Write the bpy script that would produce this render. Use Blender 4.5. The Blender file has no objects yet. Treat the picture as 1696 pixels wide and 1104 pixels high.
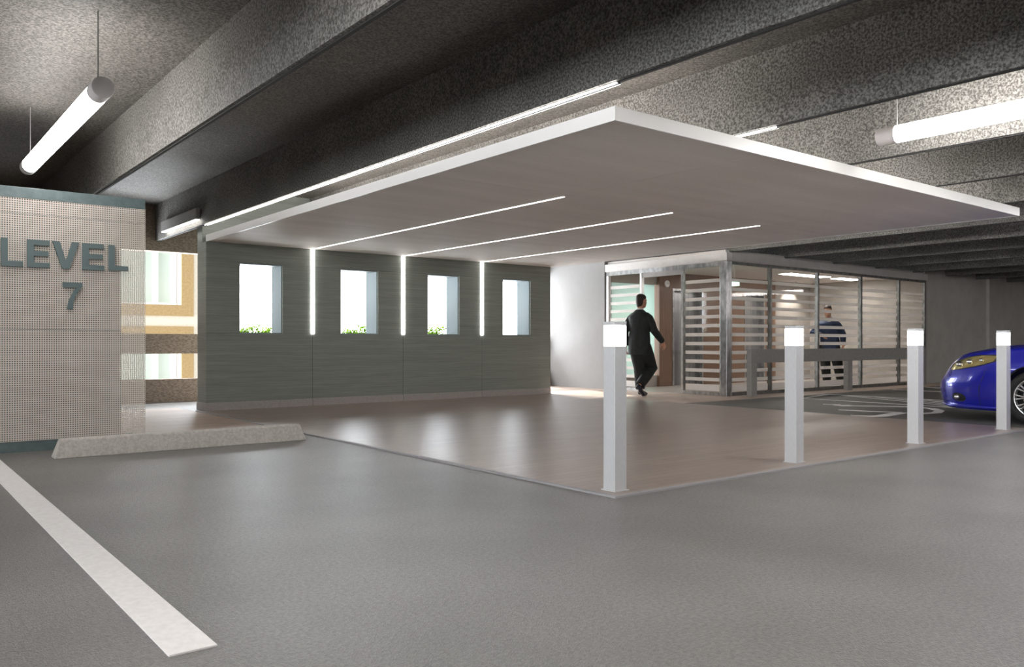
import bpy, bmesh, math, random
from mathutils import Vector, Matrix
random.seed(7)
PI = math.pi
sc = bpy.context.scene
C = sc.collection
EYE = 0.95                      # height of the camera; building axes: +X along the window wall, +Y along the ceiling beams

# ------------------------------------------------------------------ camera, world, sun, exposure
cd = bpy.data.cameras.new('camera'); cam = bpy.data.objects.new('camera', cd); C.objects.link(cam)
cam.location = (0, 0, EYE); cam.rotation_euler = (PI/2, 0, math.radians(-38.25))
cd.sensor_width = 36; cd.lens = 36*1363/1696; cd.shift_y = 16/1696; cd.clip_end = 300; cd.clip_start = 0.05
sc.camera = cam
w = bpy.data.worlds.new('world'); sc.world = w; w.use_nodes = True
bg = w.node_tree.nodes['Background']; bg.inputs[0].default_value = (0.90, 0.95, 1.0, 1)
_n, _l = w.node_tree.nodes, w.node_tree.links      # hazy sky, much brighter on the sun's side (+Y)
_tc = _n.new('ShaderNodeTexCoord'); _sx = _n.new('ShaderNodeVectorMath'); _sx.operation = 'DOT_PRODUCT'; _sx.inputs[1].default_value = (-.5, .866, 0); _mr = _n.new('ShaderNodeMapRange')
_l.new(_tc.outputs['Generated'], _sx.inputs[0]); _l.new(_sx.outputs['Value'], _mr.inputs[0])
_mr.interpolation_type = 'SMOOTHSTEP'
_mr.inputs['From Min'].default_value = -.1; _mr.inputs['From Max'].default_value = .8
_mr.inputs['To Min'].default_value = .45; _mr.inputs['To Max'].default_value = 9.0
_l.new(_mr.outputs[0], bg.inputs[1])
sl = bpy.data.lights.new('sun', 'SUN'); sun = bpy.data.objects.new('sun', sl); C.objects.link(sun)
sl.energy = 3.5; sl.angle = math.radians(0.6); sl.color = (1, 0.93, 0.82)
sun.rotation_euler = Vector((-0.30, -1.0, -0.62)).to_track_quat('-Z', 'Y').to_euler()
sc.view_settings.view_transform = 'Standard'; sc.view_settings.look = 'None'
sc.view_settings.gamma = 1; sc.view_settings.use_curve_mapping = False
sc.view_settings.exposure = 1.24
sc.cycles.use_denoising = True
sc.cycles.max_bounces = 9; sc.cycles.diffuse_bounces = 5; sc.cycles.glossy_bounces = 4
sc.cycles.transmission_bounces = 8; sc.cycles.transparent_max_bounces = 16
sc.cycles.sample_clamp_indirect = 6; sc.cycles.caustics_reflective = False; sc.cycles.caustics_refractive = False
PEND = 8.5      # pendant tube emission
LOBBY = 13.0

# ------------------------------------------------------------------ materials
def mat(name, col=(.5, .5, .5), rough=.6, metal=0, spec=.5, coat=0, emit=None, es=0):
    m = bpy.data.materials.new(name); m.use_nodes = True
    b = m.node_tree.nodes['Principled BSDF']
    b.inputs['Base Color'].default_value = (*col, 1); b.inputs['Roughness'].default_value = rough
    b.inputs['Metallic'].default_value = metal; b.inputs['Specular IOR Level'].default_value = spec
    b.inputs['Coat Weight'].default_value = coat; b.inputs['Coat Roughness'].default_value = .03
    if emit:
        b.inputs['Emission Color'].default_value = (*emit, 1); b.inputs['Emission Strength'].default_value = es
    return m
def nodes(m): return m.node_tree.nodes, m.node_tree.links, m.node_tree.nodes['Principled BSDF']
def noisy(m, c1, c2, scale=8, detail=6, bump=0, bscale=None, stretch=(1, 1, 1), rough=None, lo=.38, hi=.62, bdist=.01, second=None):
    N, L, b = nodes(m)
    tc = N.new('ShaderNodeTexCoord'); mp = N.new('ShaderNodeMapping'); mp.inputs['Scale'].default_value = stretch
    L.new(tc.outputs['Object'], mp.inputs[0])
    n = N.new('ShaderNodeTexNoise'); n.inputs['Scale'].default_value = scale; n.inputs['Detail'].default_value = detail
    n.inputs['Roughness'].default_value = .65
    L.new(mp.outputs[0], n.inputs['Vector'])
    r = N.new('ShaderNodeValToRGB'); r.color_ramp.elements[0].position = lo; r.color_ramp.elements[1].position = hi
    r.color_ramp.elements[0].color = (*c1, 1); r.color_ramp.elements[1].color = (*c2, 1)
    L.new(n.outputs[0], r.inputs[0]); col = r.outputs[0]
    if second:            # broad blotches over the fine grain
        n3 = N.new('ShaderNodeTexNoise'); n3.inputs['Scale'].default_value = second[0]; n3.inputs['Detail'].default_value = 4
        L.new(mp.outputs[0], n3.inputs['Vector'])
        mr = N.new('ShaderNodeMapRange'); mr.inputs['From Min'].default_value = .3; mr.inputs['From Max'].default_value = .7
        mr.inputs['To Min'].default_value = second[1]; mr.inputs['To Max'].default_value = second[2]
        L.new(n3.outputs[0], mr.inputs[0])
        mx = N.new('ShaderNodeVectorMath'); mx.operation = 'SCALE'
        L.new(col, mx.inputs[0]); L.new(mr.outputs[0], mx.inputs['Scale']); col = mx.outputs[0]
    L.new(col, b.inputs['Base Color'])
    if bump:
        n2 = N.new('ShaderNodeTexNoise'); n2.inputs['Scale'].default_value = bscale or scale; n2.inputs['Detail'].default_value = 3
        L.new(mp.outputs[0], n2.inputs['Vector'])
        bp = N.new('ShaderNodeBump'); bp.inputs['Strength'].default_value = bump; bp.inputs['Distance'].default_value = bdist
        L.new(n2.outputs[0], bp.inputs['Height']); L.new(bp.outputs[0], b.inputs['Normal'])
    return m
def frostmat(name, col, trans):
    m = bpy.data.materials.new(name); m.use_nodes = True
    N, L = m.node_tree.nodes, m.node_tree.links; N.clear()
    o = N.new('ShaderNodeOutputMaterial'); d = N.new('ShaderNodeBsdfDiffuse'); t = N.new('ShaderNodeBsdfTranslucent')
    d.inputs[0].default_value = (*col, 1); t.inputs[0].default_value = (*col, 1)
    mx = N.new('ShaderNodeMixShader'); mx.inputs[0].default_value = trans
    L.new(d.outputs[0], mx.inputs[1]); L.new(t.outputs[0], mx.inputs[2]); L.new(mx.outputs[0], o.inputs[0]); return m
M = {}
M['asphalt'] = noisy(mat('coated_deck', rough=.34, spec=.6), (.16, .155, .148), (.26, .25, .24), 60, 8, .9, 150, bdist=.008, second=(.8, .78, 1.22))
M['lot'] = noisy(mat('dark_coated_deck', rough=.42, spec=.5), (.075, .075, .07), (.13, .128, .12), 60, 8, .7, 150, bdist=.008, second=(.8, .85, 1.15))
M['slab'] = noisy(mat('slab_concrete', rough=.62), (.05, .046, .04), (.22, .205, .185), 60, 12, .4, 110, lo=.42, hi=.60, second=(.7, .72, 1.2))
M['beam'] = noisy(mat('beam_concrete', rough=.65), (.075, .07, .063), (.31, .30, .28), 62, 12, .4, 120, lo=.42, hi=.60, second=(1.1, .75, 1.2))
M['parapet'] = noisy(mat('rough_brown_concrete', rough=.9), (.20, .155, .12), (.40, .32, .25), 22, 8, .9, 30, stretch=(1, 1, 2.5))
M['stop'] = noisy(mat('cast_concrete', rough=.85), (.46, .43, .40), (.60, .57, .53), 40, 8, .3, 90)
M['plaster'] = noisy(mat('grey_plaster', rough=.85), (.44, .42, .41), (.49, .47, .46), 5, 4, .05, 80)
M['plaster_wall'] = noisy(mat('pale_wall_plaster', rough=.85), (.25, .24, .235), (.262, .25, .245), 5, 4, .05, 80)
M['plaster_dark'] = noisy(mat('taupe_plaster', rough=.85), (.52, .49, .465), (.58, .55, .52), 3, 4, .05, 80)
M['white'] = mat('white_metal', (.92, .91, .90), .35)
M['canopy'] = noisy(mat('canopy_panel', rough=.7), (.80, .75, .71), (.86, .81, .77), 30, 6, 0, stretch=(.6, 5, 1), second=(.6, .94, 1.06))
M['seam'] = mat('seam_shadow_gap', (.03, .03, .03), .8)
M['teal'] = noisy(mat('teal_panel', rough=.5), (.115, .16, .165), (.15, .20, .205), 12, 5)
M['letter'] = mat('slate_letter', (.13, .18, .185), .45)
M['perf'] = noisy(mat('perforated_sheet', rough=.5), (.72, .66, .59), (.78, .72, .65), 3, 3)
M['base'] = noisy(mat('grey_base', rough=.6), (.38, .35, .345), (.47, .44, .43), 60, 5)
M['reveal'] = mat('blue_grey_reveal', (.30, .36, .38), .6)
M['alu'] = noisy(mat('brushed_aluminium', rough=.42, metal=.25), (.60, .61, .63), (.68, .69, .71), 40, 4, 0, stretch=(8, 8, .6))
M['frame'] = noisy(mat('frame_steel', rough=.28, metal=.8), (.30, .30, .30), (.55, .55, .55), 4, 5, 0, stretch=(3, 3, 1.4))
M['rim'] = mat('edge_strip_steel', (.40, .39, .40), .6, .2, .3)
M['cap'] = mat('grey_cap', (.80, .76, .75), .5)
M['wire'] = mat('wire', (.5, .5, .5), .4, .6)
M['paint'] = noisy(mat('white_paint', rough=.6), (.84, .81, .80), (.92, .89, .88), 30, 6)
M['frame_dark'] = noisy(mat('dark_frame_steel', rough=.35, metal=.6), (.12, .12, .115), (.24, .235, .23), 4, 5, 0, stretch=(3, 3, 1.4))
M['fascia'] = noisy(mat('pale_fascia', rough=.7), (.66, .63, .61), (.72, .69, .67), 5, 4)
M['rail'] = noisy(mat('grey_rail', rough=.6), (.31, .30, .285), (.36, .35, .335), 20, 4)
M['steel'] = noisy(mat('lift_door_steel', rough=.3, metal=.7), (.22, .22, .23), (.40, .40, .41), 2, 4, 0, stretch=(4, 4, .2))
M['ceil_in'] = mat('lobby_ceiling', (.78, .74, .71), .8)
M['lobby_wall'] = noisy(mat('lobby_wall_paint', rough=.8), (.36, .33, .305), (.40, .37, .34), 4, 3)
M['lobby_floor'] = noisy(mat('lobby_tile', rough=.3), (.42, .38, .35), (.50, .46, .43), 6, 4)
M['lit'] = mat('tube_diffuser', (.9, .9, .9), .4, emit=(1, .97, .94), es=PEND)
M['lit_far'] = mat('tube_diffuser_strong', (.9, .9, .9), .4, emit=(1, .97, .94), es=PEND*1.9)
M['led'] = mat('led_strip', (.9, .9, .9), .4, emit=(1, .98, .94), es=5)
M['uplight'] = mat('uplight', (.9, .9, .9), .4, emit=(1, .96, .92), es=20)
M['led_soft'] = mat('led_slot', (.9, .9, .9), .4, emit=(1, .97, .93), es=2)
M['glow'] = mat('bollard_diffuser', (.9, .9, .9), .4, emit=(1, 1, 1), es=10)
M['lobby_lit'] = mat('lobby_diffuser', (.9, .9, .9), .4, emit=(1, .95, .90), es=LOBBY)
M['exit'] = mat('exit_sign_face', (.2, .5, .3), .4, emit=(.55, 1, .7), es=1.2)
M['stucco'] = noisy(mat('cream_stucco', rough=.9), (.78, .74, .62), (.85, .81, .70), 20, 5)
M['tan'] = noisy(mat('tan_trim', rough=.9), (.42, .29, .13), (.50, .36, .18), 20, 5)
M['soil'] = noisy(mat('soil', rough=1), (.05, .035, .02), (.10, .07, .045), 30, 5)
M['pane_out'] = mat('building_window', (.60, .70, .62), .15)
M['leaf'] = frostmat('lime_leaf', (.30, .50, .05), .6)
M['stem'] = mat('stem', (.14, .12, .04), .8)
M['skin'] = noisy(mat('skin', rough=.5), (.52, .26, .16), (.60, .32, .21), 20, 3)
M['hair'] = noisy(mat('dark_hair', rough=.6), (.012, .008, .006), (.04, .022, .014), 90, 4, .6, 120)
M['suit'] = noisy(mat('charcoal_suit', rough=.75), (.010, .013, .013), (.018, .022, .022), 30, 4, .3, 12, bdist=.02)
M['navy'] = noisy(mat('navy_jacket', rough=.6), (.010, .028, .085), (.02, .045, .12), 20, 4, .3, 12, bdist=.02)
M['trouser'] = noisy(mat('black_trouser', rough=.75), (.007, .009, .009), (.013, .015, .014), 20, 4, .3, 10, bdist=.02)
M['shoe'] = mat('black_shoe', (.012, .014, .03), .25)
M['shirt'] = mat('white_shirt', (.75, .76, .8), .7)
M['eye'] = mat('eye', (.02, .015, .01), .2)
M['car'] = mat('blue_car_paint', (.012, .016, .42), .22, .25, .6, 1.0)
M['chrome'] = mat('chrome', (.75, .75, .76), .15, 1)
M['rubber'] = noisy(mat('tyre_rubber', rough=.75), (.012, .012, .012), (.022, .022, .022), 30, 3)
M['black'] = mat('black_plastic', (.012, .012, .014), .5)
M['lamp_gold'] = mat('headlamp_reflector', (.62, .52, .22), .18, .85, coat=1)
M['car_glass'] = mat('tinted_car_glass', (.01, .012, .014), .04, 0, .8)
M['brake'] = mat('brake_disc', (.35, .35, .35), .4, .9)

def glassmat(name, tint, rough=0.0, alpha=.9):
    m = bpy.data.materials.new(name); m.use_nodes = True
    N, L = m.node_tree.nodes, m.node_tree.links; N.clear()
    o = N.new('ShaderNodeOutputMaterial'); t = N.new('ShaderNodeBsdfTransparent'); g = N.new('ShaderNodeBsdfGlossy')
    t.inputs[0].default_value = (*tint, 1); g.inputs['Roughness'].default_value = .03
    f0 = N.new('ShaderNodeLayerWeight'); f0.inputs[0].default_value = .5
    f1 = N.new('ShaderNodeMath'); f1.operation = 'POWER'; f1.inputs[1].default_value = 5; L.new(f0.outputs['Facing'], f1.inputs[0])
    f = N.new('ShaderNodeMath'); f.operation = 'MULTIPLY_ADD'; f.inputs[1].default_value = .3; f.inputs[2].default_value = .012; L.new(f1.outputs[0], f.inputs[0])
    mx = N.new('ShaderNodeMixShader'); L.new(f.outputs[0], mx.inputs[0]); L.new(t.outputs[0], mx.inputs[1]); L.new(g.outputs[0], mx.inputs[2])
    L.new(mx.outputs[0], o.inputs[0]); return m
M['glass'] = glassmat('clear_glass', (.93, .93, .92))
M['frost'] = frostmat('frosted_film', (.93, .90, .88), .5)
M['green_glass'] = frostmat('green_frosted_glass', (.60, .70, .66), .35)

def grainwood():
    m = mat('walnut_panel', rough=.4)
    noisy(m, (.15, .085, .055), (.23, .135, .09), 3, 6, 0, stretch=(14, 14, .5), lo=.3, hi=.7); return m
M['wood'] = grainwood()
def ribbed():
    m = mat('ribbed_wall', rough=.5); noisy(m, (.225, .25, .228), (.29, .315, .285), 3, 5, 0, stretch=(.7, .7, 30), second=(.5, .93, 1.07))
    N, L, b = nodes(m)
    tc = N.new('ShaderNodeTexCoord'); wv = N.new('ShaderNodeTexWave'); wv.bands_direction = 'Z'; wv.inputs['Scale'].default_value = 9
    wv.inputs['Distortion'].default_value = .6; wv.inputs['Detail'].default_value = 1
    L.new(tc.outputs['Object'], wv.inputs[0])
    bp = N.new('ShaderNodeBump'); bp.inputs['Strength'].default_value = .15; bp.inputs['Distance'].default_value = .004
    L.new(wv.outputs[0], bp.inputs['Height']); L.new(bp.outputs[0], b.inputs['Normal']); return m
M['ribbed'] = ribbed()
def paver(name, c1, c2, cm, rough):
    m = mat(name, rough=rough, spec=.55); N, L, b = nodes(m)
    tc = N.new('ShaderNodeTexCoord'); br = N.new('ShaderNodeTexBrick')
    br.inputs['Scale'].default_value = 1; br.inputs['Brick Width'].default_value = .60; br.inputs['Row Height'].default_value = .10
    br.inputs['Mortar Size'].default_value = .004; br.inputs['Mortar Smooth'].default_value = .3; br.inputs['Bias'].default_value = 0
    br.inputs['Color1'].default_value = (*c1, 1); br.inputs['Color2'].default_value = (*c2, 1); br.inputs['Mortar'].default_value = (*cm, 1)
    L.new(tc.outputs['Object'], br.inputs['Vector'])
    n = N.new('ShaderNodeTexNoise'); n.inputs['Scale'].default_value = 130; n.inputs['Detail'].default_value = 3
    L.new(tc.outputs['Object'], n.inputs['Vector'])
    mr = N.new('ShaderNodeMapRange'); mr.inputs['From Min'].default_value = .3; mr.inputs['From Max'].default_value = .7
    mr.inputs['To Min'].default_value = .85; mr.inputs['To Max'].default_value = 1.12; L.new(n.outputs[0], mr.inputs[0])
    mx = N.new('ShaderNodeVectorMath'); mx.operation = 'SCALE'
    L.new(br.outputs[0], mx.inputs[0]); L.new(mr.outputs[0], mx.inputs['Scale']); L.new(mx.outputs[0], b.inputs['Base Color'])
    bp = N.new('ShaderNodeBump'); bp.inputs['Strength'].default_value = .35; bp.inputs['Distance'].default_value = .004
    L.new(n.outputs[0], bp.inputs['Height']); L.new(bp.outputs[0], b.inputs['Normal']); return m
M['brick'] = paver('brown_pavers', (.30, .235, .205), (.36, .285, .245), (.21, .17, .145), .29)
M['tan_paver'] = paver('tan_pavers', (.42, .31, .25), (.50, .38, .31), (.30, .23, .19), .5)

# ------------------------------------------------------------------ mesh helpers
class MB:
    def __init__(s): s.v = []; s.f = []
    def add(s, vs, fs):
        o = len(s.v); s.v += [tuple(p) for p in vs]; s.f += [tuple(i+o for i in f) for f in fs]; return s
    def box(s, x0, y0, z0, x1, y1, z1):
        x0, x1 = min(x0, x1), max(x0, x1); y0, y1 = min(y0, y1), max(y0, y1); z0, z1 = min(z0, z1), max(z0, z1)
        return s.add([(x0,y0,z0),(x1,y0,z0),(x1,y1,z0),(x0,y1,z0),(x0,y0,z1),(x1,y0,z1),(x1,y1,z1),(x0,y1,z1)],
                     [(0,3,2,1),(4,5,6,7),(0,1,5,4),(1,2,6,5),(2,3,7,6),(3,0,4,7)])
    def prism(s, pts, a, b):      # closed 2-D outline between two offset functions a(x,y)->point and b(x,y)->point
        n = len(pts)
        return s.add([a(*p) for p in pts]+[b(*p) for p in pts],
                     [tuple(range(n))[::-1], tuple(range(n, 2*n))]+[(i, (i+1) % n, n+(i+1) % n, n+i) for i in range(n)])
    def rings(s, rs, cap=True):   # list of rings with the same number of points
        n = len(rs[0]); o = []
        for r in rs: o += r
        fs = []
        for k in range(len(rs)-1):
            for i in range(n): fs.append((k*n+i, k*n+(i+1) % n, (k+1)*n+(i+1) % n, (k+1)*n+i))
        if cap: fs += [tuple(range(n))[::-1], tuple(range((len(rs)-1)*n, len(rs)*n))]
        return s.add(o, fs)
    def tube(s, pts, rad, n=12, flat=None):   # round or flattened tube through points; rad number or list; flat=(axis, factor)
        pts = [Vector(p) for p in pts]; R = rad if isinstance(rad, (list, tuple)) else [rad]*len(pts)
        rs = []; up = None
        for i, p in enumerate(pts):
            t = (pts[min(i+1, len(pts)-1)]-pts[max(i-1, 0)]).normalized()
            if up is None: up = Vector((0, 0, 1)) if abs(t.z) < .9 else Vector((0, 1, 0))
            a = t.cross(up).normalized(); b = a.cross(t).normalized(); up = b
            ring = []
            for k in range(n):
                q = 2*PI*k/n; d = (a*math.cos(q)+b*math.sin(q))*R[i]
                if flat: ax = Vector(flat[0]); d = d-ax*(d.dot(ax))*(1-flat[1])
                ring.append(tuple(p+d))
            rs.append(ring)
        return s.rings(rs)
    def ell(s, c, r, n=16, m=10, rot=None):
        rs = []
        for j in range(1, m):
            a = PI*j/m
            ring = []
            for k in range(n):
                q = 2*PI*k/n; v = Vector((r[0]*math.sin(a)*math.cos(q), r[1]*math.sin(a)*math.sin(q), -r[2]*math.cos(a)))
                if rot: v = rot @ v
                ring.append(tuple(Vector(c)+v))
            rs.append(ring)
        return s.rings(rs)
    def loft(s, secs, n=24):      # (cx,cy,z,rx,ry[,power])
        rs = []
        for q in secs:
            p = q[5] if len(q) > 5 else 2.0; ring = []
            for k in range(n):
                a = 2*PI*k/n; c, d = math.cos(a), math.sin(a)
                ring.append((q[0]+q[3]*math.copysign(abs(c)**(2/p), c), q[1]+q[4]*math.copysign(abs(d)**(2/p), d), q[2]))
            rs.append(ring)
        return s.rings(rs)
    def build(s, name, m, parent=None, bevel=0, smooth=False, sub=0, world=None, seg=2):
        off = Vector(world) if world is not None else Vector((0, 0, 0))
        me = bpy.data.meshes.new(name); me.from_pydata([tuple(Vector(p)-off) for p in s.v], [], s.f); me.update()
        bm = bmesh.new(); bm.from_mesh(me); bmesh.ops.recalc_face_normals(bm, faces=bm.faces); bm.to_mesh(me); bm.free()
        me.materials.append(m if not isinstance(m, str) else M[m])
        o = bpy.data.objects.new(name, me); C.objects.link(o)
        if parent: o.parent = parent
        elif world is not None: o.location = world
        if smooth:
            for p in me.polygons: p.use_smooth = True
        if bevel:
            b = o.modifiers.new('bevel', 'BEVEL'); b.width = bevel; b.segments = seg; b.limit_method = 'ANGLE'
        if sub:
            b = o.modifiers.new('sub', 'SUBSURF'); b.levels = sub; b.render_levels = sub
        return o
def thing(name, label, cat, loc=(0, 0, 0), rz=0, group=None):
    o = bpy.data.objects.new(name, None); C.objects.link(o); o.location = loc; o.rotation_euler = (0, 0, rz)
    o.empty_display_size = .1
    return tag(o, label, cat, group)
def tag(o, label, cat, group=None, kind=None):
    o['label'] = label; o['category'] = cat
    if group: o['group'] = group
    if kind: o['kind'] = kind
    return o
def struct(name, mb, m, label=None, **k):
    o = mb.build(name, m, **k)
    if not k.get('parent'):
        o['kind'] = 'structure'
        if label: o['label'] = label
    return o
def dup(root, loc, label, group=None, rz=None):
    r = root.copy(); C.objects.link(r); r.location = loc; r['label'] = label
    if rz is not None: r.rotation_euler = (0, 0, rz)
    if group: r['group'] = group
    for ch in list(root.children):
        c = ch.copy(); C.objects.link(c); c.parent = r
        for g in list(ch.children):
            d = g.copy(); C.objects.link(d); d.parent = c
    return r
B = lambda *a: MB().box(*a)

# ------------------------------------------------------------------ setting: floor, ceiling, walls
ZB, ZS = 2.59, 3.16
struct('floor', B(-9, -9, -.3, 30, 14.2, 0), 'asphalt', 'grey coated concrete parking deck')
struct('floor_platform', B(3.65, 3.60, 0, 10.15, 11.65, .006), 'brick', 'brown paver walkway under the canopy')
e = MB().box(3.61, 3.56, 0, 3.65, 11.65, .012).box(3.65, 3.56, 0, 10.15, 3.60, .012)
struct('trim_1', e, 'rim', 'thin steel edge strip around the brown pavers')
struct('floor_band_left', B(-1.5, 8.9, 0, 3.61, 12.5, .006), 'tan_paver', 'tan paving left of the dark window wall')
struct('floor_lot', B(10.16, -6, 0, 19.6, 8.475, .002), 'lot', 'dark coated surface of the accessible parking bays')
e = MB().box(10.15, 8.48, 0, 12.03, 13.9, .006).box(12.03, 8.48, 0, 19.6, 9.11, .006)
struct('floor_band_lobby', e, 'tan_paver', 'tan paving around the glass lobby')
struct('ceiling', B(-9, -9, ZS, 30, 14.2, ZS+.25), 'slab', 'concrete slab ceiling')
for k in range(-5, 16):
    u = 1.98+1.70*k
    y1 = 13.9 if u < 19.5 else 9.2
    m = MB().prism([(u-.015, ZS), (u, ZB), (u+.055, ZB), (u+.07, ZS)], lambda a, b: (a, -9, b), lambda a, b: (a, y1, b))
    o = struct('ceiling_beam', m, 'beam', 'thin concrete beam of the ribbed parking ceiling')
    B(u+.028, -9, ZB-.008, u+.053, y1, ZB).build('joint_strip', 'seam', o)
struct('wall_left', MB().box(-9.2, -9, 0, -9, 14.2, .75).box(-9.2, -9, 2.65, -9, 14.2, ZS).box(-9.2, 7.5, .75, -9, 14.2, 2.65).box(-9.2, -9, .75, -9, -6, 2.65), 'plaster_dark')
struct('wall_right', B(30, -9, 0, 30.2, 9.4, ZS), 'plaster_dark')
struct('wall_behind', B(-9.2, -9.2, 0, 30.2, -9, ZS), 'plaster_dark')
struct('wall_far', B(19.62, 9.2, 0, 23.0, 9.45, ZS), 'plaster_dark', 'taupe far wall behind the blue car')
struct('wall_far_pier', B(23.0, 9.12, 0, 30, 9.45, ZS), 'plaster_dark', 'taupe far wall, part right of the joint')
struct('wall_lobby_side', B(12.0, 12.14, 0, 12.2, 13.9, ZS), 'plaster_wall', 'plain pale grey wall between dark wall and glass lobby')
# parapet of the open side
struct('wall_sky_block', B(-9, 13.9, 0, 2.6, 14.1, 2.43), 'parapet', 'unseen solid wall added to block skylight on the left')  # added behind the sign to keep skylight off the left ceiling
for a, b_, z0, z1 in ((2.6, 12.0, 0, .37), (2.6, 12.0, .78, 1.10)):
    struct('wall_parapet', B(a, 13.9, z0, b_, 14.05, z1), 'parapet', 'rough brown concrete parapet band of the open side')
struct('wall_header', B(-9, 13.9, 2.43, 12.0, 14.1, ZS), 'parapet', 'rough brown concrete header over the open side')
for u in (6.5, 11.8): struct('wall_pier', B(u, 13.92, .37, u+.2, 14.03, .78), 'parapet')

# dark window wall, openings from z 1.09 to 2.10
WX = [3.75, 5.34, 6.92, 8.51, 10.10]; WZ0, WZ1 = 1.09, 2.10; WY0, WY1 = 11.65, 12.02
def at_wall(px, v=WY0):
    t = (px-848)/1363
    return v*(.619+.785*t)/(.785-.619*t)
wins = [(at_wall(397), at_wall(468)), (at_wall(564.5), at_wall(626)), (at_wall(708.5), at_wall(760.5)), (at_wall(833), at_wall(878.5))]
m = MB()
g = .006
for i in range(4):
    a, b_ = WX[i]+g/2, WX[i+1]-g/2; wa, wb = wins[i]
    m.box(a, WY0, 0, b_, WY1, WZ0-g)
    m.box(a, WY0, WZ0, wa, WY1, WZ1); m.box(wb, WY0, WZ0, b_, WY1, WZ1)
    m.box(a, WY0, WZ1+g, b_, WY1, 2.37)
    m.box(a, WY0+.01, WZ0-g, b_, WY1-.01, WZ0); m.box(a, WY0+.01, WZ1, b_, WY1-.01, WZ1+g)
for i in (1, 2, 3): m.box(WX[i]-g/2, WY0+.012, 0, WX[i]+g/2, WY1-.012, 2.37)
m.box(WX[0], WY0+.15, 2.37, WX[-1], WY1, ZS)
struct('wall_back', m, 'ribbed', 'dark slate green ribbed wall with four window openings')
for i, (wa, wb) in enumerate(wins):
    t = .012
    m = MB().box(wa, WY0+.03, WZ0, wa+t, WY1+.01, WZ1).box(wb-t, WY0+.03, WZ0, wb, WY1+.01, WZ1).box(wa+t, WY0+.03, WZ1-t, wb-t, WY1+.01, WZ1).box(wa+t, WY0+.03, WZ0, wb-t, WY1+.01, WZ0+t)
    struct('window_%d' % (i+1), m, 'reveal', 'open window in the dark wall with blue-grey reveal')
m = MB()
for i in range(4): m.box(WX[i]+(.003 if i else -.012), WY0-.012, .006, WX[i+1]-.003, WY0, .115)
m.box(WX[0]-.012, WY0, .006, WX[0], WY1, .115)
struct('baseboard_back', m, 'base', 'pale grey base strip of the dark wall')
for i in (1, 2, 3):
    nm = ('left', 'middle', 'right')[i-1]
    o = B(WX[i]-.027, WY0-.014, WZ0, WX[i]+.027, WY0-.001, 2.365).build('wall_light_strip', 'led', world=(WX[i], WY0, WZ0))
    tag(o, 'vertical white light strip on the dark wall, %s one of the three' % nm, 'light', 'vertical light strips on the dark wall')
    o = B(WX[i]-.012, 5.96, 2.366, WX[i]+.012, WY0-.016, 2.3705).build('ceiling_light_strip', 'led_soft', world=(WX[i], 5.96, 2.366))
    tag(o, 'long thin light line in the canopy underside, %s of the three' % ('leftmost', 'middle one', 'rightmost')[i-1], 'light', 'light lines in the canopy underside')

# ------------------------------------------------------------------ canopy
cn = thing('canopy', 'large flat white-edged canopy hanging over the brown paver walkway', 'canopy', (3.75, 3.70, 2.37))
CU0, CU1, CV0, CV1 = 3.75, 10.12, 3.70, WY0-.002
W0 = (3.75, 3.70, 2.37)
m = MB(); us = [CU0+.014, 5.335, 6.915, 8.505, CU1-.014]; vs = [CV0+.014, 5.90, 9.0, CV1]
for i in range(4):
    for j in range(3):
        m.box(us[i]+.003, vs[j]+.003, 2.371, us[i+1]-.003, vs[j+1]-.003, 2.40)
m.build('soffit_panel', 'canopy', cn, world=W0)
B(CU0+.02, CV0+.02, 2.385, CU1-.02, CV1, 2.452).build('core', 'white', cn, world=W0)
m = MB().box(CU0, CV0, 2.366, CU0+.014, CV1, 2.458).box(CU1-.014, CV0, 2.366, CU1, CV1, 2.458).box(CU0+.014, CV0, 2.366, CU1-.014, CV0+.014, 2.458)
m.build('edge_trim', 'white', cn, world=W0)
for i in range(4):       # uplights lying on the canopy's top
    x = 4.45+1.7*i
    B(x, 4.3, 2.453, x+.07, 11.0, 2.49).build('uplight', 'uplight', cn, world=W0)
for (x, y) in ((5.6, 6.5), (8.7, 6.5), (5.6, 10), (8.7, 10)):
    MB().tube([(x, y, 2.45), (x, y, ZS)], .012, 8).build('hanger_rod', 'wire', cn, world=W0, smooth=True)
# linear lights under the beams that cross above the canopy
for k, nm in ((1, 'above the left edge of the white canopy'), (2, 'peeking over the right part of the canopy')):
    u = 1.98+1.70*k+.028
    t = thing('beam_light', 'slim double light line under the beam %s' % nm, 'light', (u, 3.62, ZB), group='linear lights under the beams')
    L0 = 7.9
    B(-.010, 0, -.022, .010, L0, -.009).build('housing', 'black', t)
    for s in (-1, 1): B(s*.0105, .01, -.0195, s*.020, L0-.01, -.011).build('diffuser', 'led', t)

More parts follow.
